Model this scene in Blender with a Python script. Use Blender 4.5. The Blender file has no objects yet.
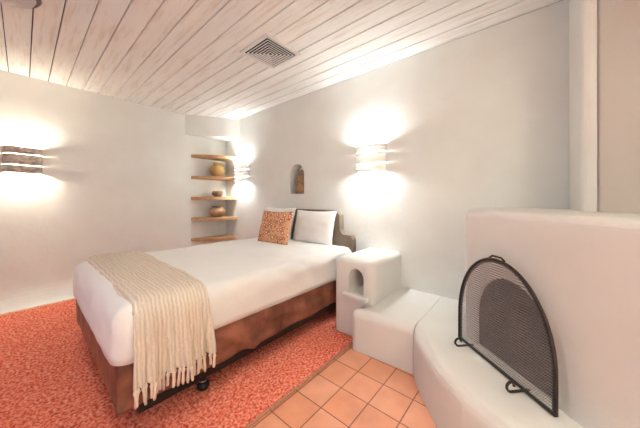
import bpy, bmesh, math, random
from mathutils import Vector, Matrix, noise
random.seed(7)
S = bpy.context.scene
COL = S.collection
PI = math.pi

# ------------------------------------------------------------------ materials
def mat(name, col, rough=0.8, metal=0.0, var=None, vscale=8.0, bump=0.0, bscale=60.0, bdist=0.02, detail=4.0, spec=0.3, sheen=0.0):
    m = bpy.data.materials.new(name); m.use_nodes = True
    nt = m.node_tree; b = nt.nodes['Principled BSDF']
    b.inputs['Roughness'].default_value = rough
    b.inputs['Metallic'].default_value = metal
    b.inputs['Specular IOR Level'].default_value = spec
    b.inputs['Base Color'].default_value = (*col, 1)
    if sheen: b.inputs['Sheen Weight'].default_value = sheen
    tc = nt.nodes.new('ShaderNodeTexCoord')
    if var:
        n = nt.nodes.new('ShaderNodeTexNoise'); n.inputs['Scale'].default_value = vscale; n.inputs['Detail'].default_value = detail
        r = nt.nodes.new('ShaderNodeValToRGB')
        r.color_ramp.elements[0].position = 0.3; r.color_ramp.elements[0].color = (*var, 1)
        r.color_ramp.elements[1].position = 0.7; r.color_ramp.elements[1].color = (*col, 1)
        nt.links.new(tc.outputs['Object'], n.inputs['Vector'])
        nt.links.new(n.outputs['Fac'], r.inputs['Fac']); nt.links.new(r.outputs['Color'], b.inputs['Base Color'])
    if bump:
        n2 = nt.nodes.new('ShaderNodeTexNoise'); n2.inputs['Scale'].default_value = bscale; n2.inputs['Detail'].default_value = 5
        bp = nt.nodes.new('ShaderNodeBump'); bp.inputs['Strength'].default_value = bump; bp.inputs['Distance'].default_value = bdist
        nt.links.new(tc.outputs['Object'], n2.inputs['Vector'])
        nt.links.new(n2.outputs['Fac'], bp.inputs['Height']); nt.links.new(bp.outputs['Normal'], b.inputs['Normal'])
    return m

def nodes(m): return m.node_tree, m.node_tree.nodes, m.node_tree.links

PLASTER_C = (0.85, 0.85, 0.79)
M = {}
M['plaster'] = mat('cream_plaster', PLASTER_C, 0.9, var=(0.81, 0.79, 0.73), vscale=3.0, bump=0.16, bscale=16, bdist=0.015)
M['plaster_white'] = mat('white_plaster', (0.80, 0.765, 0.715), 0.85, var=(0.77, 0.73, 0.675), vscale=4.0, bump=0.16, bscale=22, bdist=0.012)
M['shelfwood'] = mat('shelf_wood', (0.55, 0.33, 0.17), 0.6, var=(0.42, 0.22, 0.10), vscale=9)
M['headboard'] = mat('headboard_wood', (0.27, 0.20, 0.145), 0.6, var=(0.19, 0.13, 0.09), vscale=6)
M['white_linen'] = mat('white_linen', (0.86, 0.83, 0.80), 0.9, bump=0.15, bscale=30, bdist=0.01, sheen=0.2)
M['pillowcase'] = mat('white_pillowcase', (0.86, 0.82, 0.78), 0.9, bump=0.15, bscale=25, bdist=0.01)
M['skirt'] = mat('brown_suede', (0.34, 0.13, 0.078), 0.5, var=(0.095, 0.033, 0.022), vscale=7, bump=0.3, bscale=20, spec=0.3)
M['black_metal'] = mat('black_metal', (0.02, 0.017, 0.016), 0.45, metal=0.3)
M['chrome'] = mat('chrome', (0.75, 0.75, 0.75), 0.2, metal=1)
M['iron'] = mat('dark_iron', (0.045, 0.036, 0.032), 0.5, metal=0.4)
M['chimney_plaster'] = mat('chimney_plaster', (0.66, 0.585, 0.515), 0.9, var=(0.62, 0.545, 0.475), vscale=3.0, bump=0.16, bscale=16, bdist=0.015)
M['soot'] = mat('sooty_firebrick', (0.13, 0.10, 0.092), 0.95, var=(0.05, 0.038, 0.034), vscale=6, bump=0.5, bscale=30)
M['tassel'] = mat('tassel_yarn', (0.80, 0.69, 0.57), 0.95)
M['tin'] = mat('hammered_tin', (0.80, 0.72, 0.61), 0.45, metal=0.1, var=(0.33, 0.26, 0.19), vscale=22, bump=0.6, bscale=45)
M['sconce_white'] = mat('overlit_ceramic', (0.74, 0.69, 0.63), 0.6, bump=0.2, bscale=40)  # paler than tin on the same sconce model: overexposure put into the colour
def add_translucent(m, f, col):
    nt, N, L = nodes(m); b = N['Principled BSDF']; t = N.new('ShaderNodeBsdfTranslucent'); t.inputs['Color'].default_value = (*col, 1)
    mx = N.new('ShaderNodeMixShader'); mx.inputs['Fac'].default_value = f
    L.new(b.outputs[0], mx.inputs[1]); L.new(t.outputs[0], mx.inputs[2]); L.new(mx.outputs[0], N['Material Output'].inputs['Surface'])
add_translucent(M['sconce_white'], 0.10, (0.9, 0.86, 0.8))
M['fig_wood'] = mat('carved_wood', (0.46, 0.27, 0.13), 0.6, var=(0.26, 0.14, 0.06), vscale=22)
M['pot_gold'] = mat('ochre_pottery', (0.58, 0.36, 0.13), 0.5, var=(0.40, 0.22, 0.08), vscale=12)
M['pot_dark'] = mat('dark_pottery', (0.20, 0.11, 0.06), 0.5, var=(0.30, 0.17, 0.09), vscale=20)
M['pot_red'] = mat('terracotta_pottery', (0.44, 0.24, 0.13), 0.55, var=(0.25, 0.13, 0.07), vscale=14)
M['bronze'] = mat('bronze', (0.19, 0.12, 0.10), 0.4, metal=0.6)
M['frosted'] = mat('frosted_glass', (0.50, 0.46, 0.46), 0.4)
M['vent_white'] = mat('vent_paint', (0.78, 0.74, 0.70), 0.5)
M['vent_dark'] = mat('vent_duct', (0.03, 0.025, 0.02), 0.9)
M['frame_wood'] = mat('window_wood', (0.55, 0.42, 0.30), 0.6)

# whitewashed boards: streaks along Y with darker knots and grain
def board_mat():
    m = mat('whitewashed_boards', (0.8, 0.7, 0.6), 0.75); nt, N, L = nodes(m); b = N['Principled BSDF']
    tc = N.new('ShaderNodeTexCoord'); mp = N.new('ShaderNodeMapping'); mp.inputs['Scale'].default_value = (16, 1.3, 16)
    L.new(tc.outputs['Object'], mp.inputs['Vector'])
    n = N.new('ShaderNodeTexNoise'); n.inputs['Scale'].default_value = 1.6; n.inputs['Detail'].default_value = 7; n.inputs['Roughness'].default_value = 0.65
    L.new(mp.outputs['Vector'], n.inputs['Vector'])
    r = N.new('ShaderNodeValToRGB'); e = r.color_ramp.elements
    e[0].position = 0.30; e[0].color = (0.68, 0.59, 0.50, 1); e[1].position = 0.50; e[1].color = (0.83, 0.80, 0.755, 1)
    L.new(n.outputs['Fac'], r.inputs['Fac']); L.new(r.outputs['Color'], b.inputs['Base Color'])
    bp = N.new('ShaderNodeBump'); bp.inputs['Strength'].default_value = 0.3; bp.inputs['Distance'].default_value = 0.01
    L.new(n.outputs['Fac'], bp.inputs['Height']); L.new(bp.outputs['Normal'], b.inputs['Normal'])
    return m
M['boards'] = board_mat()
M['gap'] = mat('board_gap', (0.10, 0.055, 0.03), 0.95)

def tile_mat():
    m = mat('saltillo_tile', (0.7, 0.3, 0.17), 0.45, spec=0.4); nt, N, L = nodes(m); b = N['Principled BSDF']
    tc = N.new('ShaderNodeTexCoord'); mp = N.new('ShaderNodeMapping')
    mp.inputs['Location'].default_value = (-1.08 + 0.208 * 30, -0.737 + 0.200 * 30, 0)
    L.new(tc.outputs['Object'], mp.inputs['Vector'])
    br = N.new('ShaderNodeTexBrick'); br.offset = 0; br.squash = 1
    br.inputs['Scale'].default_value = 1; br.inputs['Brick Width'].default_value = 0.208; br.inputs['Row Height'].default_value = 0.200
    br.inputs['Mortar Size'].default_value = 0.0035; br.inputs['Mortar Smooth'].default_value = 0.1
    br.inputs['Color1'].default_value = (0.86, 0.35, 0.19, 1); br.inputs['Color2'].default_value = (0.88, 0.43, 0.27, 1)
    br.inputs['Mortar'].default_value = (0.33, 0.13, 0.07, 1)
    L.new(mp.outputs['Vector'], br.inputs['Vector'])
    n = N.new('ShaderNodeTexNoise'); n.inputs['Scale'].default_value = 7; n.inputs['Detail'].default_value = 5
    L.new(tc.outputs['Object'], n.inputs['Vector'])
    mx = N.new('ShaderNodeMixRGB'); mx.blend_type = 'MULTIPLY'; mx.inputs['Fac'].default_value = 0.45
    rr = N.new('ShaderNodeValToRGB'); rr.color_ramp.elements[0].position = 0.3; rr.color_ramp.elements[0].color = (0.72, 0.62, 0.55, 1); rr.color_ramp.elements[1].position = 0.65; rr.color_ramp.elements[1].color = (1, 1, 1, 1)
    L.new(n.outputs['Fac'], rr.inputs['Fac'])
    L.new(br.outputs['Color'], mx.inputs['Color1']); L.new(rr.outputs['Color'], mx.inputs['Color2'])
    L.new(mx.outputs['Color'], b.inputs['Base Color'])
    bp = N.new('ShaderNodeBump'); bp.invert = True; bp.inputs['Strength'].default_value = 0.6; bp.inputs['Distance'].default_value = 0.004
    L.new(br.outputs['Fac'], bp.inputs['Height']); L.new(bp.outputs['Normal'], b.inputs['Normal'])
    return m
M['tile'] = tile_mat()

def rug_mat():
    m = mat('coral_wool', (0.7, 0.2, 0.15), 0.95, spec=0.05); nt, N, L = nodes(m); b = N['Principled BSDF']
    tc = N.new('ShaderNodeTexCoord')
    v = N.new('ShaderNodeTexNoise'); v.inputs['Scale'].default_value = 62; v.inputs['Detail'].default_value = 2
    L.new(tc.outputs['Object'], v.inputs['Vector'])
    r = N.new('ShaderNodeValToRGB'); e = r.color_ramp.elements
    e[0].position = 0.32; e[0].color = (0.52, 0.07, 0.04, 1); e[1].position = 0.72; e[1].color = (0.92, 0.50, 0.37, 1)
    k = e.new(0.5); k.color = (0.86, 0.21, 0.125, 1)
    L.new(v.outputs['Fac'], r.inputs['Fac']); L.new(r.outputs['Color'], b.inputs['Base Color'])
    return m
M['rug'] = rug_mat()
M['rug_edge'] = mat('rug_binding', (0.60, 0.32, 0.20), 0.95, var=(0.42, 0.16, 0.09), vscale=60)

def throw_mat():
    m = mat('knit_throw', (0.8, 0.7, 0.6), 0.95, spec=0.1); nt, N, L = nodes(m); b = N['Principled BSDF']
    tc = N.new('ShaderNodeTexCoord')
    w = N.new('ShaderNodeTexWave'); w.bands_direction = 'X'; w.inputs['Scale'].default_value = 16; w.inputs['Distortion'].default_value = 3; w.inputs['Detail'].default_value = 3
    L.new(tc.outputs['Object'], w.inputs['Vector'])
    n = N.new('ShaderNodeTexNoise'); n.inputs['Scale'].default_value = 70; n.inputs['Detail'].default_value = 3
    L.new(tc.outputs['Object'], n.inputs['Vector'])
    a = N.new('ShaderNodeMath'); a.operation = 'ADD'; L.new(w.outputs['Fac'], a.inputs[0]); L.new(n.outputs['Fac'], a.inputs[1])
    r = N.new('ShaderNodeValToRGB'); e = r.color_ramp.elements
    e[0].position = 0.30; e[0].color = (0.68, 0.565, 0.455, 1); e[1].position = 0.80; e[1].color = (0.80, 0.70, 0.59, 1)
    hf = N.new('ShaderNodeMath'); hf.operation = 'MULTIPLY'; hf.inputs[1].default_value = 0.6; L.new(a.outputs[0], hf.inputs[0])
    L.new(hf.outputs[0], r.inputs['Fac']); L.new(r.outputs['Color'], b.inputs['Base Color'])
    bp = N.new('ShaderNodeBump'); bp.inputs['Strength'].default_value = 0.5; bp.inputs['Distance'].default_value = 0.01
    L.new(a.outputs[0], bp.inputs['Height']); L.new(bp.outputs['Normal'], b.inputs['Normal'])
    return m
M['throw'] = throw_mat()

def kilim_mat():
    m = mat('rust_patterned_cloth', (0.7, 0.3, 0.15), 0.9); nt, N, L = nodes(m); b = N['Principled BSDF']
    tc = N.new('ShaderNodeTexCoord')
    v = N.new('ShaderNodeTexVoronoi'); v.distance = 'MANHATTAN'; v.inputs['Scale'].default_value = 22
    L.new(tc.outputs['Object'], v.inputs['Vector'])
    r = N.new('ShaderNodeValToRGB'); r.color_ramp.interpolation = 'CONSTANT'; e = r.color_ramp.elements
    e[0].position = 0.0; e[0].color = (0.80, 0.66, 0.54, 1); e[1].position = 0.36; e[1].color = (0.52, 0.16, 0.06, 1)
    k = e.new(0.52); k.color = (0.26, 0.085, 0.04, 1); k = e.new(0.70); k.color = (0.66, 0.34, 0.19, 1)
    L.new(v.outputs['Distance'], r.inputs['Fac']); L.new(r.outputs['Color'], b.inputs['Base Color'])
    return m
M['kilim'] = kilim_mat()

def screen_mesh_mat():
    m = bpy.data.materials.new('wire_mesh'); m.use_nodes = True; nt, N, L = nodes(m)
    b = N['Principled BSDF']; b.inputs['Base Color'].default_value = (0.27, 0.24, 0.235, 1); b.inputs['Roughness'].default_value = 0.5
    tr = N.new('ShaderNodeBsdfTransparent'); mx = N.new('ShaderNodeMixShader')
    tc = N.new('ShaderNodeTexCoord'); v = N.new('ShaderNodeTexChecker'); v.inputs['Scale'].default_value = 150
    L.new(tc.outputs['Object'], v.inputs['Vector'])
    mr = N.new('ShaderNodeMapRange'); mr.inputs['To Min'].default_value = 0.26; mr.inputs['To Max'].default_value = 0.72
    L.new(v.outputs['Fac'], mr.inputs['Value']); L.new(mr.outputs['Result'], mx.inputs['Fac'])
    L.new(tr.outputs[0], mx.inputs[1]); L.new(b.outputs[0], mx.inputs[2])
    L.new(mx.outputs[0], N['Material Output'].inputs['Surface'])
    return m
M['wire'] = screen_mesh_mat()

def glass_mat():
    m = bpy.data.materials.new('window_glass'); m.use_nodes = True; nt, N, L = nodes(m)
    tr = N.new('ShaderNodeBsdfTransparent'); g = N.new('ShaderNodeBsdfGlossy'); g.inputs['Roughness'].default_value = 0.03
    mx = N.new('ShaderNodeMixShader'); mx.inputs['Fac'].default_value = 0.06
    L.new(tr.outputs[0], mx.inputs[1]); L.new(g.outputs[0], mx.inputs[2]); L.new(mx.outputs[0], N['Material Output'].inputs['Surface'])
    return m
M['glass'] = glass_mat()

# ------------------------------------------------------------------ mesh helpers
def obj(name, bm, m, parent=None, smooth=False, origin=None):
    me = bpy.data.meshes.new(name)
    if not isinstance(bm, bmesh.types.BMesh):
        v, f = bm; me.from_pydata(v, [], f)
        b2 = bmesh.new(); b2.from_mesh(me); bm = b2
    bmesh.ops.recalc_face_normals(bm, faces=bm.faces)
    if origin is None:
        xs = [v.co for v in bm.verts]
        lo = Vector([min(c[i] for c in xs) for i in range(3)]); hi = Vector([max(c[i] for c in xs) for i in range(3)])
        origin = Vector(((lo.x + hi.x) / 2, (lo.y + hi.y) / 2, lo.z)) if parent is None else Vector((0, 0, 0))
    origin = Vector(origin)
    if parent is None:
        for v in bm.verts: v.co -= origin
    if smooth:
        for f in bm.faces: f.smooth = True
    bm.to_mesh(me); bm.free()
    o = bpy.data.objects.new(name, me); COL.objects.link(o)
    if m: me.materials.append(m)
    if parent is None: o.location = origin
    else: o.parent = parent
    return o

def loc_bm(bm, o):            # world-built bmesh moved into the local frame of thing o
    bmesh.ops.transform(bm, matrix=o.matrix_basis.inverted(), verts=bm.verts); return bm

def part(name, bm, m, parent, smooth=False, label=None):
    """bm is built in world coordinates; stored in the (sub)thing's local frame."""
    if not isinstance(bm, bmesh.types.BMesh):
        v, f = bm; me = bpy.data.meshes.new('tmp'); me.from_pydata(v, [], f); b2 = bmesh.new(); b2.from_mesh(me); bpy.data.meshes.remove(me); bm = b2
    root = parent; mtx = Matrix.Identity(4)
    while root: mtx = root.matrix_basis @ mtx; root = root.parent
    bmesh.ops.transform(bm, matrix=mtx.inverted(), verts=bm.verts)
    o = obj(name, bm, m, parent, smooth)
    if label: o['label'] = label
    return o

def tag(o, label, cat, group=None):
    o['label'] = label; o['category'] = cat
    if group: o['group'] = group
    return o
def thing(name, label, cat, loc=(0, 0, 0), rz=0, group=None):
    o = bpy.data.objects.new(name, None); COL.objects.link(o); o.empty_display_size = 0.1
    o.location = loc; o.rotation_euler = (0, 0, rz)
    o.matrix_basis = Matrix.Translation(Vector(loc)) @ Matrix.Rotation(rz, 4, 'Z')
    return tag(o, label, cat, group)
def struct(name, bm, m, smooth=False):
    o = obj(name, bm, m, None, smooth); o['kind'] = 'structure'; return o

def box(bm, x0, x1, y0, y1, z0, z1, bev=0.0, seg=2):
    r = bmesh.ops.create_cube(bm, size=1)
    for v in r['verts']:
        v.co = Vector((x0 + (v.co.x + .5) * (x1 - x0), y0 + (v.co.y + .5) * (y1 - y0), z0 + (v.co.z + .5) * (z1 - z0)))
    if bev:
        es = list({e for v in r['verts'] for e in v.link_edges})
        bmesh.ops.bevel(bm, geom=es, offset=bev, segments=seg, affect='EDGES', profile=0.5)
    return bm
def newbox(*a, **k): return box(bmesh.new(), *a, **k)

def prism(pts, z0, z1, bev=0.0, seg=4, bm=None, keep=None):
    """extruded footprint with rounded top edge"""
    bm = bm or bmesh.new()
    a = [bm.verts.new((x, y, z0)) for x, y in pts]; b = [bm.verts.new((x, y, z1)) for x, y in pts]
    n = len(pts)
    bm.faces.new(a[::-1]); top = bm.faces.new(b)
    for i in range(n): bm.faces.new((a[i], a[(i + 1) % n], b[(i + 1) % n], b[i]))
    bmesh.ops.recalc_face_normals(bm, faces=bm.faces)
    if bev: bmesh.ops.bevel(bm, geom=[e for e in top.edges if keep is None or keep((e.verts[0].co + e.verts[1].co) / 2)], offset=bev, segments=seg, affect='EDGES', profile=0.5)
    return bm

def round_poly(pts, rads, n=6):
    out = []
    N = len(pts)
    for i in range(N):
        p = Vector(pts[i]); a = Vector(pts[i - 1]); c = Vector(pts[(i + 1) % N]); r = rads[i]
        if r <= 0: out.append((p.x, p.y)); continue
        da = (a - p).normalized(); dc = (c - p).normalized()
        ang = da.angle(dc); d = r / math.tan(ang / 2)
        p0 = p + da * d; p1 = p + dc * d
        for k in range(n + 1):
            t = k / n
            q = (1 - t) ** 2 * p0 + 2 * t * (1 - t) * p + t * t * p1
            out.append((q.x, q.y))
    return out

def arch_outline(w, h, n=14, power=2.0, spring=0.4):
    """closed outline (u, v): flat bottom, arch on top; u across, v up"""
    hw = w / 2; pts = [(-hw, 0), (hw, 0)]
    sp = h * spring; rise = h - sp
    for k in range(n + 1):
        a = PI * k / n
        pts.append((hw * math.cos(a), sp + rise * math.sin(a)))
    return pts

def arch_solid(org, u, d, w, h, depth, **k):
    """solid arch: org bottom centre, u across (Vector), d depth direction"""
    bm = bmesh.new(); org = Vector(org); pts = arch_outline(w, h, **k)
    a = [bm.verts.new(org + u * x + Vector((0, 0, z))) for x, z in pts]
    b = [bm.verts.new(org + u * x + Vector((0, 0, z)) + d * depth) for x, z in pts]
    n = len(pts); bm.faces.new(a); bm.faces.new(b[::-1])
    for i in range(n): bm.faces.new((a[i], b[i], b[(i + 1) % n], a[(i + 1) % n]))
    bmesh.ops.remove_doubles(bm, verts=bm.verts, dist=1e-5)
    bmesh.ops.recalc_face_normals(bm, faces=bm.faces); return bm

def cut(bm, cutters):
    """boolean difference on world-space bmeshes, returns a new bmesh"""
    me = bpy.data.meshes.new('t'); bmesh.ops.recalc_face_normals(bm, faces=bm.faces); bm.to_mesh(me); bm.free()
    o = bpy.data.objects.new('t', me); COL.objects.link(o); tmp = [o]
    for c in cutters:
        cm = bpy.data.meshes.new('c'); c.to_mesh(cm); c.free(); co = bpy.data.objects.new('c', cm); COL.objects.link(co); tmp.append(co)
        md = o.modifiers.new('b', 'BOOLEAN'); md.operation = 'DIFFERENCE'; md.object = co; md.solver = 'EXACT'
    bpy.context.view_layer.update()
    dg = bpy.context.evaluated_depsgraph_get()
    res = bpy.data.meshes.new_from_object(o.evaluated_get(dg))
    out = bmesh.new(); out.from_mesh(res); bpy.data.meshes.remove(res)
    for t in tmp:
        d = t.data; bpy.data.objects.remove(t); bpy.data.meshes.remove(d)
    return out

def tube(pts, r, bm=None, n=8, cap=True):
    bm = bm or bmesh.new(); pts = [Vector(p) for p in pts]; rings = []
    up = None
    for i, p in enumerate(pts):
        t = (pts[min(i + 1, len(pts) - 1)] - pts[max(i - 1, 0)]).normalized()
        if up is None:
            up = Vector((0, 0, 1)) if abs(t.z) < 0.9 else Vector((1, 0, 0))
        s = t.cross(up).normalized(); up = s.cross(t).normalized()
        rr = r[i] if isinstance(r, (list, tuple)) else r
        rings.append([bm.verts.new(p + (s * math.cos(2 * PI * k / n) + up * math.sin(2 * PI * k / n)) * rr) for k in range(n)])
    for a, b in zip(rings, rings[1:]):
        for k in range(n): bm.faces.new((a[k], a[(k + 1) % n], b[(k + 1) % n], b[k]))
    if cap: bm.faces.new(rings[0][::-1]); bm.faces.new(rings[-1])
    return bm

def lathe(c, prof, n=32, sx=1.0, sy=1.0, bm=None):
    bm = bm or bmesh.new(); c = Vector(c); rings = []
    for r, z in prof:
        if r < 1e-6: rings.append([bm.verts.new(c + Vector((0, 0, z)))])
        else: rings.append([bm.verts.new(c + Vector((r * sx * math.cos(2 * PI * k / n), r * sy * math.sin(2 * PI * k / n), z))) for k in range(n)])
    for a, b in zip(rings, rings[1:]):
        if len(a) == 1 and len(b) == 1: continue
        for k in range(n):
            k2 = (k + 1) % n
            if len(a) == 1: bm.faces.new((a[0], b[k2], b[k]))
            elif len(b) == 1: bm.faces.new((a[k], a[k2], b[0]))
            else: bm.faces.new((a[k], a[k2], b[k2], b[k]))
    return bm

# ------------------------------------------------------------------ room
H = 1.25
XW, YB, ZC = 2.55, 4.57, 2.70        # right wall, left (far) wall, ceiling
XL, YF = -2.40, -1.30                # walls behind the camera
T = 0.30
struct('floor', newbox(XL - T, XW + T, YF - T, YB + T, -0.12, 0.0), M['tile'])

# right wall with the arched niche
NY, NZ = 2.60, 1.325
wr = newbox(XW, XW + T, YF - T, YB + T, 0, ZC)
niche = arch_solid((XW - 0.02, NY, NZ), Vector((0, -1, 0)), Vector((1, 0, 0)), 0.29, 0.43, 0.19, spring=0.62)
struct('wall_right', cut(wr, [niche]), M['plaster'])
struct('wall_left', newbox(XL - T, XW, YB, YB + T, 0, ZC), M['plaster'])
# rear wall with an unseen wide opening, put in to let daylight fall from behind
W1 = (0.1, 2.5, 0.75, 2.15)
struct('wall_rear', cut(newbox(XL - T, XL, YF - T, YB, 0, ZC), [newbox(XL - T - .1, XL + .1, W1[0], W1[1], W1[2], W1[3])]), M['plaster'])
W2 = (-2.2, -1.3, 0.75, 2.0)
struct('wall_front', cut(newbox(XL, XW, YF - T, YF, 0, ZC), [newbox(W2[0], W2[1], YF - T - .1, YF + .1, W2[2], W2[3])]), M['plaster'])

def window(n, axis, at, a0, a1, z0, z1):
    bm = bmesh.new(); f = 0.05
    def bx(p0, p1, q0, q1, d=0.03):
        if axis == 'x': box(bm, at - d, at + d, p0, p1, q0, q1)
        else: box(bm, p0, p1, at - d, at + d, q0, q1)
    bx(a0, a0 + f, z0, z1); bx(a1 - f, a1, z0, z1); bx(a0 + f, a1 - f, z0, z0 + f); bx(a0 + f, a1 - f, z1 - f, z1)
    mid = (a0 + a1) / 2; bx(mid - .02, mid + .02, z0 + f, z1 - f)
    o = struct('window_%d' % n, bm, M['frame_wood'])
    g = bmesh.new()
    if axis == 'x': box(g, at - .004, at + .004, a0 + f, a1 - f, z0 + f, z1 - f)
    else: box(g, a0 + f, a1 - f, at - .004, at + .004, z0 + f, z1 - f)
    p = part('pane', g, M['glass'], o)
window(1, 'x', XL - T / 2, *W1); window(2, 'y', YF - T / 2, *W2)  # unseen windows, added to light the room from behind the camera

# plaster flare at the foot of the left wall
fl = bmesh.new(); prof = []
for k in range(9):
    a = (PI / 2) * k / 8; prof.append((0.15 * (1 - math.sin(a)), 0.26 * (1 - math.cos(a))))
pr = [(0.0, 0.0)] + prof
vs0 = [fl.verts.new((XL, YB - d, z)) for d, z in pr]; vs1 = [fl.verts.new((XW, YB - d, z)) for d, z in pr]
for i in range(len(pr)):
    j = (i + 1) % len(pr); fl.faces.new((vs0[i], vs0[j], vs1[j], vs1[i]))
fl.faces.new(vs0); fl.faces.new(vs1[::-1])
struct('baseboard_left', fl, M['plaster'], smooth=False)

# ceiling: whitewashed boards running along Y, dark gaps between
cb = bmesh.new(); W = 0.155; x = 0.205 - W * 17
while x < XW:
    x0, x1 = max(x, XL), min(x + W, XW)
    if x1 - x0 > 0.01:
        g = random.choice([0.0025, 0.0035, 0.0045, 0.005])
        y = YF
        box(cb, x0 + g, x1 - g, YF, YB, ZC, ZC + 0.02, bev=0.0025, seg=1)
    x += W
struct('ceiling', cb, M['boards'])
struct('trim_2', newbox(XL - T, XW + T, YF - T, YB + T, ZC + 0.021, ZC + 0.10), M['gap'])

# plaster lintel across the far corner, above the shelves
struct('trim_1', prism([(1.80, YB), (2.55, 4.06), (2.55, YB)], 2.36, ZC), M['plaster'])

# ------------------------------------------------------------------ corner shelves and pottery
shelf_pts = [(2.545, 4.565), (1.90, 4.565)]
A, B = Vector((1.90, 4.565)), Vector((2.545, 4.16)); nrm = Vector((-(B - A).y, (B - A).x)).normalized()
if nrm.y > 0: nrm = -nrm
for k in range(0, 13):
    t = k / 12; p = A + (B - A) * t + nrm * 0.07 * math.sin(PI * t); shelf_pts.append((p.x, p.y))
shelf_pts = [shelf_pts[0]] + shelf_pts[2:]
SZ = [2.03, 1.655, 1.29, 0.925, 0.565]
shelf_lab = ['topmost wooden corner shelf, empty, under the plaster lintel', 'second corner shelf from the top, under the ochre jar',
             'middle wooden corner shelf, under the small dark bowl', 'second lowest corner shelf, under the reddish brown bowl', 'lowest wooden corner shelf, empty, near bed height']
proto = None
for z, lb in zip(SZ, shelf_lab):
    if proto is None:
        proto = obj('corner_shelf', prism(shelf_pts, z - 0.055, z, bev=0.008, seg=2), M['shelfwood'])
        o = proto
    else:
        o = proto.copy(); COL.objects.link(o); o.location.z = z - 0.055
    tag(o, lb, 'shelf', 'wooden corner shelves')

pc = (2.29, 4.385)
pt = thing('pottery_jar', 'round ochre pottery jar with a short neck on the second corner shelf', 'jar', (pc[0], pc[1], SZ[1]))
part('body', lathe((pc[0], pc[1], SZ[1]), [(0, 0), (.075, 0), (.125, .05), (.142, .11), (.125, .165), (.08, .195)], 36), M['pot_gold'], pt, True)
part('neck', lathe((pc[0], pc[1], SZ[1]), [(.080, .1945), (.066, .21), (.066, .235), (.082, .25), (.074, .25), (.058, .235), (.058, .2), (0, .16)], 36), M['pot_gold'], pt, True)
pt = obj('pottery_bowl', lathe((pc[0], pc[1], SZ[2]), [(0, 0), (.05, 0), (.09, .035), (.10, .075), (.085, .105), (.075, .105), (.088, .075), (.08, .045), (0, .02)], 32), M['pot_dark'], None, True)
tag(pt, 'small dark brown pottery bowl on the middle corner shelf', 'bowl')
pt = thing('pottery_bowl', 'reddish brown pottery bowl with a flared rim on the second lowest corner shelf', 'bowl', (pc[0], pc[1], SZ[3]))
part('body', lathe((pc[0], pc[1], SZ[3]), [(0, 0), (.07, 0), (.125, .045), (.14, .095), (.12, .145), (.09, .165)], 36), M['pot_red'], pt, True)
part('rim', lathe((pc[0], pc[1], SZ[3]), [(.09, .1645), (.088, .175), (.11, .195), (.102, .197), (.078, .178), (.078, .165), (0, .13)], 36), M['pot_dark'], pt, True, 'dark flared rim')

# ------------------------------------------------------------------ wall sconces
def arc_band(c, u, n, z0, z1, hw=.155, dp=.125, th=0.012, seg=22, wav=0.0):
    bm = bmesh.new(); c = Vector(c); rows = []
    for k in range(seg + 1):
        a = PI * k / seg; cs, sn = math.cos(a), math.sin(a)
        o_ = c + u * (hw * cs) + n * (dp * sn); i_ = c + u * ((hw - th) * cs) + n * ((dp - th) * sn)
        dz = wav * math.sin(3 * a + 0.6)
        rows.append([bm.verts.new(Vector((o_.x, o_.y, z0 + dz))), bm.verts.new(Vector((o_.x, o_.y, z1 + dz))), bm.verts.new(Vector((i_.x, i_.y, z1 + dz))), bm.verts.new(Vector((i_.x, i_.y, z0 + dz)))])
    for a, b in zip(rows, rows[1:]):
        for k in range(4): bm.faces.new((a[k], a[(k + 1) % 4], b[(k + 1) % 4], b[k]))
    bm.faces.new(rows[0]); bm.faces.new(rows[-1][::-1]); return bm

def sconce(pos, n, label, m, watt, col, hw=.155, group='half-round banded wall sconces'):
    n = Vector(n); u = Vector((-n.y, n.x, 0)); p = Vector(pos)
    t = thing('wall_sconce', label, 'sconce', (p.x, p.y, p.z), math.atan2(n.y, n.x), group)
    zs = [(-.150, -.064), (-.058, .062), (.068, .150)]
    for z0, z1 in zs:
        part('band', arc_band(p + n * 0.001, u, n, p.z + z0, p.z + z1, hw=hw, wav=0.004), m, t, True)
    pb = bmesh.new(); c0 = p + n * 0.006
    bmm = bmesh.new(); bmesh.ops.create_cube(bmm, size=1)
    bmesh.ops.transform(bmm, matrix=Matrix.Translation((p.x + n.x * .008, p.y + n.y * .008, p.z)) @ Matrix.Rotation(math.atan2(n.y, n.x), 4, 'Z') @ Matrix.Diagonal((0.014, 0.06, 0.22, 1)), verts=bmm.verts)
    pb.free(); part('backplate', bmm, M['iron'], t)
    q = p + n * 0.07
    part('lamp_holder', tube([p + n * .014 + Vector((0, 0, 0)), q + Vector((0, 0, 0)), q + Vector((0, 0, .02))], .014, n=10), M['sconce_white'], t, True)
    for dz in (-0.085, 0.085):
        l = bpy.data.lights.new('sconce_bulb', 'POINT'); l.energy = watt * 0.36; l.color = col; l.shadow_soft_size = 0.045
        lo = bpy.data.objects.new('sconce_bulb', l); COL.objects.link(lo); lo.location = q + Vector((0, 0, dz)) + n * 0.005
    return t
sconce((0.0, YB, 1.70), (0, -1, 0), 'dark hammered metal wall sconce alone on the left wall', M['tin'], 22, (1.0, 0.94, 0.80))
sconce((XW, 1.40, 1.70), (-1, 0, 0), 'pale banded wall sconce above the bedside plaster nightstand', M['sconce_white'], 27, (0.86, 0.95, 1.0), .185)
for wx, wn in ((-0.95, 'added unseen fill sconce on the wall behind the camera, farther from the fireplace'), (0.25, 'added unseen fill sconce on the wall behind the camera, nearer the fireplace')):
    sconce((wx, YF, 1.70), (0, 1, 0), wn, M['sconce_white'], 80, (1.0, 0.97, 0.85))  # both sconces are out of view, added to fill the room with light
sconce((XW, 3.97, 1.70), (-1, 0, 0), 'pale banded wall sconce beside the corner shelves', M['sconce_white'], 27, (0.86, 0.95, 1.0), .185)

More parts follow.
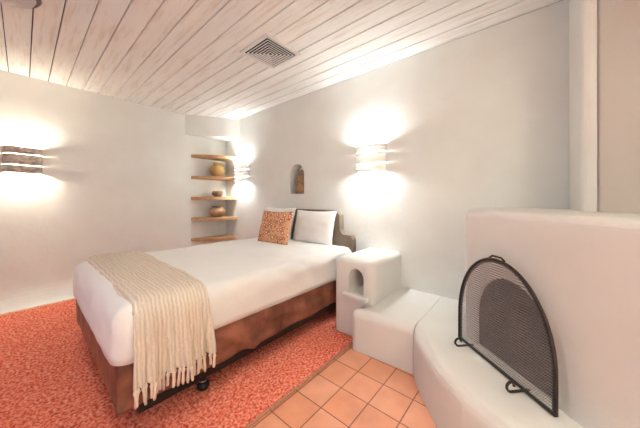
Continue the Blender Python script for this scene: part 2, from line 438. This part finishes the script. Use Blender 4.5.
# ------------------------------------------------------------------ figurine in the niche
fc = (XW + 0.07, NY - 0.022, NZ)
ft = thing('wooden_figurine', 'carved brown wooden robed figurine standing in the arched wall niche', 'figurine', fc)
part('base', newbox(fc[0] - .05, fc[0] + .05, fc[1] - .075, fc[1] + .075, NZ + .001, NZ + .03, bev=.006), M['headboard'], ft)
part('figure', lathe((fc[0], fc[1], NZ + .0302), [(0, 0), (.068, 0), (.07, .03), (.06, .10), (.056, .16), (.064, .20), (.055, .225), (.024, .238), (.022, .248), (.034, .262), (.038, .285), (.034, .308), (.018, .322), (0, .325)], 24, sx=.8, sy=1.3), M['fig_wood'], ft, True)
part('hood', lathe((fc[0] + .006, fc[1], NZ + .2605), [(.046, 0), (.047, .04), (.038, .068), (.015, .082), (0, .084), (0, .07), (.03, .055), (.0385, .03), (.04, 0)], 24, sx=.85, sy=1.25), M['headboard'], ft, True)
for s in (-1, 1):
    y = fc[1] + s * .07
    part('arm', tube([(fc[0] - .012, y, NZ + .225), (fc[0] - .025, fc[1] + s * .088, NZ + .17), (fc[0] - .05, fc[1] + s * .03, NZ + .15), (fc[0] - .058, fc[1] + s * .006, NZ + .175)], [.016, .02, .016, .009], n=8), M['fig_wood'], ft, True)

# ------------------------------------------------------------------ ceiling vent
VX0, VX1, VY0, VY1 = 1.375, 1.79, 1.775, 2.195
vt = thing('ceiling_vent', 'square white louvred air vent set in the board ceiling above the bed', 'vent', ((VX0 + VX1) / 2, (VY0 + VY1) / 2, ZC - 0.02))
fb = bmesh.new(); zt, zb = ZC, ZC - 0.02; f = 0.016
box(fb, VX0, VX1, VY0, VY0 + f, zb, zt); box(fb, VX0, VX1, VY1 - f, VY1, zb, zt); box(fb, VX0, VX0 + f, VY0 + f, VY1 - f, zb, zt); box(fb, VX1 - f, VX1, VY0 + f, VY1 - f, zb, zt)
part('frame', fb, M['vent_white'], vt)
part('backing', newbox(VX0 + f, VX1 - f, VY0 + f, VY1 - f, zt - .003, zt - .0005), M['vent_dark'], vt)
# concentric square louvres, tilted
def sq_ring(cx, cy, a, z0, b, z1):
    bm = bmesh.new(); co = [(-1, -1), (1, -1), (1, 1), (-1, 1)]; th = .003
    r = []
    for s, z in ((a, z0), (b, z1), (b, z1 + th), (a, z0 + th)):
        r.append([bm.verts.new((cx + i * s, cy + j * s, z)) for i, j in co])
    for p in range(4):
        q = (p + 1) % 4
        for k in range(4): bm.faces.new((r[p][k], r[p][(k + 1) % 4], r[q][(k + 1) % 4], r[q][k]))
    return bm
cx, cy = (VX0 + VX1) / 2, (VY0 + VY1) / 2
for i, a in enumerate((0.190, 0.163, 0.136, 0.109, 0.082, 0.055, 0.028)):
    part('louvre', sq_ring(cx, cy, a, ZC - .022, a - .0115, ZC - .019), M['vent_white'], vt)

# ------------------------------------------------------------------ flush ceiling light (edge seen top left)
def ceiling_light(lc, label, m, slab, watt=0):
    cl = thing('ceiling_light', label, 'ceiling light', (lc[0], lc[1], ZC), 0, 'round flush ceiling lights')
    part('rim', lathe((lc[0], lc[1], ZC), [(0, -.001), (.17, -.001), (.175, -.02), (.165, -.035), (.15, -.035), (.15, -.02), (0, -.02)], 40), M['bronze'], cl, True)
    part('shade', lathe((lc[0], lc[1], ZC), [(.149, -.0352), (.14, -.055), (.10, -.078), (.05, -.088), (0, -.09)], 40), m, cl, True, slab)
    if watt:
        l = bpy.data.lights.new('ceiling_fill', 'AREA'); l.shape = 'DISK'; l.size = 0.26; l.energy = watt; l.color = (1.0, 0.97, 0.86)
        o = bpy.data.objects.new('ceiling_fill', l); COL.objects.link(o); o.location = (lc[0], lc[1], ZC - .095)
M['fill_glass'] = mat('fill_frosted_glass', (0.8, 0.78, 0.74), 0.4)
M['fill_glass'].node_tree.nodes['Principled BSDF'].inputs['Emission Color'].default_value = (1.0, 0.95, 0.88, 1)
M['fill_glass'].node_tree.nodes['Principled BSDF'].inputs['Emission Strength'].default_value = 3.0
ceiling_light((-0.085, 2.74), 'unlit round flush ceiling light with a dark bronze rim in the top left corner', M['frosted'], 'grey frosted glass shade')
ceiling_light((0.1, 0.9), 'added unseen round ceiling fill light overhead, near the camera', M['fill_glass'], 'glowing glass shade of the added light', 3.3)  # lamp overhead is out of view, put in to brighten surfaces from above

# ------------------------------------------------------------------ rug
RX0, RX1, RY0, RY1 = -2.15, 1.915, 1.178, 4.30
def grid_slab(x0, x1, y0, y1, zf, step, z0=0.002):
    nx = int((x1 - x0) / step); ny = int((y1 - y0) / step); V = []; F = []
    for j in range(ny + 1):
        for i in range(nx + 1):
            x = x0 + (x1 - x0) * i / nx; y = y0 + (y1 - y0) * j / ny
            V.append((x, y, zf(x, y)))
    w = nx + 1
    for j in range(ny):
        for i in range(nx): F.append((j * w + i, j * w + i + 1, (j + 1) * w + i + 1, (j + 1) * w + i))
    per = [i for i in range(nx + 1)] + [j * w + nx for j in range(1, ny + 1)] + [ny * w + i for i in range(nx - 1, -1, -1)] + [j * w for j in range(ny - 1, 0, -1)]
    b0 = len(V)
    for p in per: V.append((V[p][0], V[p][1], z0))
    n = len(per)
    for k in range(n): F.append((per[k], b0 + k, b0 + (k + 1) % n, per[(k + 1) % n]))
    F.append(tuple(b0 + k for k in range(n))[::-1])
    return V, F
def rz(x, y):
    h = 0.016 + 0.006 * noise.noise(Vector((x * 55, y * 55, 0))) + 0.003 * math.sin(y * 2 * PI / 0.03) * (0.6 + 0.4 * noise.noise(Vector((x * 9, y * 9, 5))))
    h += 0.0045 * random.uniform(-1, 1)
    return max(0.008, h)
rug = thing('rug', 'large coral red woven rug under the bed', 'rug', (0, 2.7, 0.0))
pv, pf = grid_slab(RX0, RX1, RY0 + .022, RY1, rz, 0.0125, 0.001)
qv, qf = grid_slab(RX1 + .0005, 2.45, 1.475, RY1, rz, 0.025, 0.001)
pf = pf + [tuple(i + len(pv) for i in f) for f in qf]; pv = pv + qv
part('pile', (pv, pf), M['rug'], rug, True)
part('binding', tube([(RX0, RY0 + .010, .0095)] + [(RX0 + (RX1 - RX0) * k / 60, RY0 + .010 + .002 * math.sin(k * 1.3), .0095) for k in range(1, 60)] + [(RX1, RY0 + .010, .0095)], .0085, n=8), M['rug_edge'], rug, True, 'tan edge binding')

# ------------------------------------------------------------------ bed
BX0, BX1, BY0, BY1 = 0.292, 2.44, 1.555, 3.05
bed = thing('bed', 'double bed with white bedding and brown skirt, headboard against the right wall', 'bed', ((BX0 + BX1) / 2, (BY0 + BY1) / 2, 0.0))
def soft_box(x0, x1, y0, y1, z0, z1, r, nx=70, ny=54, nz=14, disp=None, rz_=None):
    """box with rounded edges built from six grids, optional displacement along normal"""
    bm = bmesh.new(); key = {}
    c = Vector(((x0 + x1) / 2, (y0 + y1) / 2, (z0 + z1) / 2)); h = Vector(((x1 - x0) / 2, (y1 - y0) / 2, (z1 - z0) / 2))
    def vert(i, j, k):
        if (i, j, k) in key: return key[(i, j, k)]
        def sp(t, n, hh):       # denser near the edges
            a = -1 + 2 * t / n; return hh * math.copysign(1 - (1 - abs(a)) ** 1.5, a) if n > 4 else hh * a
        p = Vector((sp(i, nx, h.x), sp(j, ny, h.y), sp(k, nz, h.z)))
        q = Vector([max(-h[d] + r[d], min(h[d] - r[d], p[d])) for d in range(3)])
        e = p - q; en = Vector([e[d] / r[d] for d in range(3)])
        m = max(abs(en.x), abs(en.y), abs(en.z))
        if m > 1e-6 and en.length > 1e-6:
            s = en.normalized() * m; p2 = q + Vector([s[d] * r[d] for d in range(3)]); nn = Vector([s[d] / r[d] for d in range(3)]).normalized()
        else: p2 = p; nn = Vector((0, 0, 1))
        w = c + p2
        if disp: w = w + disp(w, nn)
        key[(i, j, k)] = v = bm.verts.new(w); return v
    for (a, b, n1, n2, f) in (('i', 'j', nx, ny, 'k'), ('j', 'k', ny, nz, 'i'), ('i', 'k', nx, nz, 'j')):
        nf = {'i': nx, 'j': ny, 'k': nz}[f]
        for e in (0, nf):
            for u in range(n1):
                for v in range(n2):
                    q = []
                    for du, dv in ((0, 0), (1, 0), (1, 1), (0, 1)):
                        d = {a: u + du, b: v + dv, f: e}; q.append(vert(d['i'], d['j'], d['k']))
                    bm.faces.new(q)
    bmesh.ops.recalc_face_normals(bm, faces=bm.faces)
    return bm
MT = 0.71
def sheet_disp(w, n):
    f = noise.noise(Vector((w.x * 3, w.y * 3, w.z * 5))) * 0.010 + noise.noise(Vector((w.x * 9, w.y * 9, w.z * 4))) * 0.006
    side = 1 - abs(n.z)
    f += side * 0.012 * noise.noise(Vector((w.x * 7 + w.z * 5, w.y * 7, w.z * 2.5 + 7))) + side * 0.012 * noise.noise(Vector((w.x * 4 - w.z * 12, w.y * 5, w.z * 7)))
    # diagonal pulls on the near side
    if n.y < -0.3:
        f += 0.010 * math.sin((w.x * 1.1 + w.z * 2.4) * 16) * max(0, noise.noise(Vector((w.x * 2.5, 3, w.z * 3))) + .25)
    return n * f
mb = soft_box(BX0 - .012, BX1 - .005, BY0 - .018, BY1 + .018, 0.30, MT, Vector((.09, .085, .095)), disp=lambda w, n: sheet_disp(w, n) * max(0.25, min(1, (w.z - .42) / .12)))
bmesh.ops.bisect_plane(mb, geom=list(mb.verts) + list(mb.edges) + list(mb.faces), plane_co=(0, 0, .424), plane_no=(0, 0, 1), clear_inner=True)
bmesh.ops.holes_fill(mb, edges=[e for e in mb.edges if e.is_boundary], sides=0)
part('mattress', mb, M['white_linen'], bed, True, 'white bedding')
def skirt_disp(w, n):
    f = 0.006 * noise.noise(Vector((w.x * 6, w.y * 6, w.z * 6)))
    if n.y < -0.5:
        u = w.x - 0.83; d = (w.z - 0.36) + u * 0.62
        f += 0.028 * math.exp(-(d / 0.022) ** 2) * math.exp(-((u - .12) / 0.22) ** 2)
        d2 = (w.z - 0.30) + (w.x - 1.5) * 0.12
        f += 0.018 * math.exp(-(d2 / 0.03) ** 2) * math.exp(-((w.x - 1.5) / .5) ** 2)
        f += min(1, max(.15, (w.z - .2) / .09)) * 0.012 * noise.noise(Vector((w.x * 5 + w.z * 9, 1.0, w.z * 14 - w.x * 2))) + 0.008 * math.sin(w.x * 24 + w.z * 30) * max(0, noise.noise(Vector((w.x * 1.7, 4, w.z * 4))) + .2)
        f += 0.010 * math.sin(w.x * 9) * noise.noise(Vector((w.x * 2, 0, w.z * 8)))
        f += 0.022 * max(0, (0.235 - w.z) / 0.045)
    return n * f
part('box_spring', soft_box(BX0 + .005, BX1 - .01, BY0 + .002, BY1 - .002, 0.195, 0.432, Vector((.025, .025, .02)), nx=110, disp=skirt_disp), M['skirt'], bed, True, 'brown suede skirt')
rb = bmesh.new()
for y in (BY0 + .02, BY1 - .06): box(rb, BX0 + .10, BX1 - .03, y, y + .04, .125, .196)
for xx in (BX0 + .30, BX1 - .30): box(rb, xx, xx + .04, BY0 + .1, BY1 - .1, .165, .196)
part('frame', rb, M['black_metal'], bed)
for lx in (0.76, 2.28):
    for ly in (1.645, 2.94):
        lg = lathe((lx, ly, 0.0), [(0, .0995), (.017, .0995), (.017, .1655), (0, .1655)], 14)
        lg = tube([(lx, ly, .066), (lx, ly, .17)], .016, lg, n=12)
        L_ = part('leg', lg, M['black_metal'], bed, True)
        g = lathe((lx, ly, 0.021), [(0, 0), (.034, 0), (.040, .012), (.034, .034), (.018, .045), (0, .046)], 20)
        part('glide', g, M['black_metal'], L_, True)
        part('collar', lathe((lx, ly, 0.0665), [(.016, 0), (.024, 0), (.024, .008), (.016, .008)], 16), M['chrome'], L_, True, 'chrome collar')

# headboard: stepped outline, wood
hp = [(1.60, .20), (3.20, .20), (3.20, .78), (3.18, .82), (3.06, .83), (3.03, .87), (3.02, 1.06), (2.97, 1.10), (2.90, 1.11), (1.90, 1.11), (1.83, 1.10), (1.785, 1.06), (1.775, .87), (1.745, .83), (1.62, .82), (1.60, .78)]
hb = bmesh.new()
a = [hb.verts.new((2.462, y, z)) for y, z in hp]; b = [hb.verts.new((2.545, y, z)) for y, z in hp]
hb.faces.new(a); hb.faces.new(b[::-1])
for i in range(len(hp)):
    j = (i + 1) % len(hp); hb.faces.new((a[i], a[j], b[j], b[i]))
part('headboard', hb, M['headboard'], bed, False, 'brown wooden headboard with stepped shoulders')

# ------------------------------------------------------------------ pillows
def pillow(name, label, cat, w, h, t, loc, tilt, yaw, m, group=None, seed=0, power=2.6):
    """cushion standing on its edge, local: x across, z up, y thickness"""
    bm = bmesh.new(); n = 26; grid = {}
    for s in (-1, 1):
        for i in range(n + 1):
            for j in range(n + 1):
                u = -1 + 2 * i / n; v = -1 + 2 * j / n
                e = (1 - abs(u) ** power) * (1 - abs(v) ** power)
                if (i in (0, n) or j in (0, n)) and s == 1: grid[(s, i, j)] = grid[(-1, i, j)]; continue
                pin = 1 - 0.07 * (1 - abs(v) ** 2) * abs(u) ** 3; pin2 = 1 - 0.07 * (1 - abs(u) ** 2) * abs(v) ** 3
                d = t / 2 * max(0, e) ** 0.55 * s + 0.012 * noise.noise(Vector((u * 2.2 + seed, v * 2.2, s))) * max(0, e) ** .3
                grid[(s, i, j)] = bm.verts.new((u * w / 2 * pin, d, (v * pin2 + 1) * h / 2))
        for i in range(n):
            for j in range(n):
                q = [grid[(s, i, j)], grid[(s, i + 1, j)], grid[(s, i + 1, j + 1)], grid[(s, i, j + 1)]]
                bm.faces.new(q if s < 0 else q[::-1])
    me_ = obj(name, bm, m, None, True, origin=(0, 0, 0))
    me_.matrix_basis = Matrix.Translation(loc) @ Matrix.Rotation(yaw, 4, 'Z') @ Matrix.Rotation(tilt, 4, 'X')
    return tag(me_, label, cat, group)
pillow('pillow', 'white pillow leaning on the headboard beside the nightstand, uncovered in front', 'pillow', 0.67, 0.43, 0.16, (2.31, 2.11, MT - .022), R1 := math.radians(-13), math.radians(-90), M['pillowcase'], 'white bed pillows', 1)
pillow('pillow', 'white pillow behind the rust patterned cushion, mostly hidden', 'pillow', 0.66, 0.45, 0.15, (2.34, 2.83, MT - .02), R1, math.radians(-90), M['pillowcase'], 'white bed pillows', 5)
pillow('cushion', 'square rust orange patterned cushion in front of a white pillow', 'cushion', 0.52, 0.43, 0.14, (1.975, 2.46, MT - .022), math.radians(-16), math.radians(-84), M['kilim'], None, 9)

# ------------------------------------------------------------------ throw blanket
th = thing('throw_blanket', 'beige fringed throw blanket draped over the foot of the bed', 'blanket', (0.58, BY0 - .05, 0.25))
TX0, TX1 = 0.362, 0.735
YN = BY0 - .036                         # plane of the hanging part
path = []
path += [(BY1 + .062, 0.50), (BY1 + .062, 0.60), (BY1 + .050, 0.68), (BY1 + .005, .735)]
ys = BY1 - .05
while ys > BY0 + .09: path.append((ys, MT + .016)); ys -= 0.03
for k in range(9):
    a = (PI / 2) * k / 8; path.append((BY0 + .074 - .11 * math.sin(a), MT + .016 - .11 * (1 - math.cos(a))))
zz = MT - .12
while zz > 0.325: path.append((YN - 0.02 * (MT - zz), zz)); zz -= 0.02
path.append((YN - .010, 0.32))
nu = 60; V = []; F = []
foldf = lambda u: math.sin(u * 2 * PI * 5.2 + .6) * .5 + math.sin(u * 2 * PI * 9.3 + 2) * .35 + math.sin(u * 2 * PI * 2.1) * .5
for j, (y, z) in enumerate(path):
    hang = max(0, min(1, (MT - .05 - z) / .30)) if y < 2 else 0
    top = 1 if z > MT else 0
    for i in range(nu + 1):
        u = i / nu
        wob = 0.014 * noise.noise(Vector((j * .12, 1.3, u * .5)))
        x = TX0 + (TX1 - TX0) * u + wob + (u - .5) * 0.04 * hang + (0.02 if y > 2 else 0) * (y - 2) * (u - .2)
        d = foldf(u + .02 * noise.noise(Vector((0, j * .1, 0))))
        yy = y - hang * (0.020 + 0.030 * d)
        z2 = z + (0.006 + 0.009 * foldf(u + .1 * math.sin(j * .08)) * .5 + 0.008 * noise.noise(Vector((u * 6, y * 4, 2))) if z > MT - .02 and y < BY1 - .02 else 0)
        # follow the rounded foot edge of the mattress
        if z2 > MT - .03 and u < .14: z2 -= 0.035 * ((.14 - u) / .14) ** 2
        V.append((x, yy, z2))
for j in range(len(path) - 1):
    for i in range(nu):
        w = nu + 1; F.append((j * w + i, j * w + i + 1, (j + 1) * w + i + 1, (j + 1) * w + i))
lastrow = V[-(nu + 1):]
fab = part('cloth', (list(V), F), M['throw'], th, True)
sm = fab.modifiers.new('thickness', 'SOLIDIFY'); sm.thickness = 0.008; sm.offset = 0
for k in range(24):
    i = int((k + .5) / 24 * nu); p = Vector(lastrow[i]); r = random.uniform
    ln = r(.07, .10); sw = r(-.012, .012); tw = r(-.008, .006)
    tb = tube([p + Vector((0, 0, .004)), p + Vector((0, 0, -.012)), p + Vector((sw * .3, tw * .3, -.03)), p + Vector((sw * .7, tw, -.07)), p + Vector((sw, tw, -ln))], [.005, .0105, .007, .0085, .006], n=6)
    part('tassel', tb, M['tassel'], th, True)

# ------------------------------------------------------------------ built-in plaster: nightstand, bench, fireplace
NX0, NY0, NY1, NZT = 1.93, 1.05, 1.455, 0.70
ns_pts = round_poly([(NX0, NY1), (NX0, NY0), (2.548, NY0), (2.548, NY1)], [.045, .10, 0, 0])
nb = prism(ns_pts, 0.0, NZT, bev=.05, seg=5, keep=lambda c: c.x < 2.54)
nb = cut(nb, [arch_solid((NX0 - .05, 1.215, 0.40), Vector((0, -1, 0)), Vector((1, 0, 0)), 0.155, 0.225, 0.36, spring=.62)])
nt_ = thing('nightstand', 'white plaster built-in nightstand with an arched niche beside the bed', 'nightstand', (2.24, 1.23, 0))
part('body', nb, M['plaster_white'], nt_)
sl = prism(round_poly([(NX0 - .05, 1.34), (NX0 - .05, 1.09), (NX0 + .002, 1.09), (NX0 + .002, 1.34)], [.02, .02, 0, 0]), .362, .398, bev=.012, seg=3)
part('ledge', sl, M['plaster_white'], nt_)

bench_pts = round_poly([(1.772, 1.168), (1.80, .657), (2.548, .657), (2.548, 1.047), (1.927, 1.047), (1.927, 1.168)], [.05, 0, 0, 0, 0, 0])
tag(obj('bench', prism(bench_pts, 0, 0.335, bev=.07, seg=6, keep=lambda c: c.x < 1.93 and c.y > .70 and not (c.x > 1.90 and c.y < 1.16)), M['plaster_white']), 'low white plaster bench built along the right wall beside the fireplace', 'bench')

U = Vector((-0.684, -0.729, 0)).normalized(); NIN = Vector((0.729, -0.684, 0)).normalized()   # along the hearth opening; into the fireplace
HZ = 0.335
fp = thing('fireplace', 'white plaster corner fireplace with a raised curved hearth and chimney', 'fireplace', (1.9, -0.3, 0))
hearth_ctl = [(1.80, .654), (1.73, .615), (1.61, .53), (1.46, .40), (1.34, .26), (1.26, .11), (1.19, -.05), (1.09, -.24), (0.97, -.44), (0.92, -.62)]
hearth_pts = hearth_ctl + [(0.95, YF + .003), (2.547, YF + .003), (2.547, .654)]
part('hearth', prism(hearth_pts, 0, HZ, bev=.07, seg=6, keep=lambda c: c.y < .65 and c.x < 2.5 and c.y > YF + .02), M['plaster_white'], fp)
P1 = Vector((1.853, .374, 0)); P2 = Vector((1.433, -.073, 0)); PC = (P1 + P2) / 2
f0 = P1 + NIN * .065 - U * .035; f1 = P1 + NIN * .065 + U * 1.24
body_pts = round_poly([(f0.x, f0.y), (f1.x, f1.y), (f1.x + .02, YF + .003), (2.547, YF + .003), (2.547, .33)], [.10, .08, 0, 0, 0], 8)
bb = prism(body_pts, HZ - .02, 1.18, bev=.045, seg=5)
oc = PC + U * 0.004
op = arch_solid((oc.x, oc.y, HZ + .004), U, NIN, .475, .475, .52, spring=.42, n=20)
bb = cut(bb, [op])
part('body', bb, M['plaster_white'], fp)
# sooty firebox lining inside the opening
oi = oc + NIN * .085
lin = cut(arch_solid((oi.x, oi.y, HZ + .003), U, NIN, .4745, .4745, .430, spring=.42, n=20),
          [arch_solid((oi.x - NIN.x * .05, oi.y - NIN.y * .05, HZ + .012), U, NIN, .445, .447, .45, spring=.42, n=20)])
part('firebox', lin, M['soot'], fp, False, 'soot blackened firebox')
part('chimney_pier', prism(round_poly([(2.547, -.195), (2.045, -.205), (2.05, -.268), (2.547, -.268)], [0, .05, 0, 0]), 1.175, ZC - .001), M['plaster_white'], fp)
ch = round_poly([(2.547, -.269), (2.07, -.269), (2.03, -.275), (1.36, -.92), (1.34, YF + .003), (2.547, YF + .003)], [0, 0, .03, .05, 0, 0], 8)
part('chimney', prism(ch, 1.175, ZC - .001), M['chimney_plaster'], fp)  # chimney gets a darker, tanner colour than its pier

# ------------------------------------------------------------------ fire screen
fs = thing('fire_screen', 'arched dark iron fire screen with wire mesh in front of the fireplace opening', 'fire screen', (PC.x, PC.y, HZ))
SW, SH = 0.605, 0.575
z0 = HZ + .012
def sp(u, v, d=0.0): return PC + U * u + Vector((0, 0, z0 + v)) - NIN * d
outl = [(-SW / 2, 0.0), (-SW / 2, .06), (-SW / 2, .12)]
for k in range(1, 34):
    a = PI - PI * k / 34; outl.append((SW / 2 * math.cos(a), .15 + (SH - .15) * math.sin(a) ** 0.95))
outl += [(SW / 2, .12), (SW / 2, .06), (SW / 2, 0.0)]
fr = tube([sp(u, v) for u, v in outl], .0085, n=8)
fr = tube([sp(-SW / 2, .0), sp(0, .0), sp(SW / 2, .0)], .008, fr, n=8)
part('frame', fr, M['iron'], fs, True)
inner = [(u * .955, .012 + v * .955) for u, v in outl]
part('inner_rim', tube([sp(u, v, -.004) for u, v in inner], .0045, n=6), M['iron'], fs, True)
ms = bmesh.new(); nn = len(outl)
fa = [ms.verts.new(sp(u, v, .0)) for u, v in outl]; fb2 = [ms.verts.new(sp(u, v, -.0015)) for u, v in outl]
ms.faces.new(fa)
bmesh.ops.delete(ms, geom=fb2, context='VERTS')
part('mesh', ms, M['wire'], fs, False, 'grey wire mesh')
for uc in (-SW / 2 + .10, SW / 2 - .135):
    pts = []
    for k in range(9): pts.append(sp(uc, .004 + 0 * k, .012 * k - .02))
    for k in range(1, 15):
        a = k / 14 * 1.55 * PI; r_ = .026 * (1 - .45 * k / 14)
        pts.append(sp(uc, .004 + .026 - r_ * math.cos(a) - .0 * k, .076 + r_ * math.sin(a)))
    part('scroll_foot', tube(pts, .0062, n=7), M['iron'], fs, True)
# small latch knob at the crown
part('handle', tube([sp(-.05, SH + .004), sp(-.03, SH + .018), sp(.03, SH + .018), sp(.05, SH + .004)], .005, n=6), M['iron'], fs, True)

# ------------------------------------------------------------------ light, world, camera
w = bpy.data.worlds.new('World'); S.world = w; w.use_nodes = True
bg = w.node_tree.nodes['Background']; bg.inputs['Color'].default_value = (0.38, 0.55, 1.0, 1); bg.inputs['Strength'].default_value = 0.75
def portal(loc, rot, sx, sy):
    l = bpy.data.lights.new('window_portal', 'AREA'); l.shape = 'RECTANGLE'; l.size = sx; l.size_y = sy
    l.cycles.is_portal = True
    o = bpy.data.objects.new('window_portal', l); COL.objects.link(o); o.location = loc; o.rotation_euler = rot
portal((XL - T - .02, (W1[0] + W1[1]) / 2, (W1[2] + W1[3]) / 2), (0, -PI / 2, 0), W1[3] - W1[2], W1[1] - W1[0])
portal(((W2[0] + W2[1]) / 2, YF - T - .02, (W2[2] + W2[3]) / 2), (PI / 2, 0, 0), W2[1] - W2[0], W2[3] - W2[2])

cam = bpy.data.cameras.new('camera'); co = bpy.data.objects.new('camera', cam); COL.objects.link(co)
co.location = (0, 0, H); co.rotation_euler = (PI / 2, 0, math.radians(-49.7))
cam.sensor_width = 36; cam.lens = 252 / 640 * 36; cam.shift_y = -15 / 640; cam.clip_start = 0.02
S.camera = co
S.view_settings.view_transform = 'Standard'; S.view_settings.look = 'None'; S.view_settings.gamma = 1; S.view_settings.use_curve_mapping = False
S.view_settings.exposure = 1.58
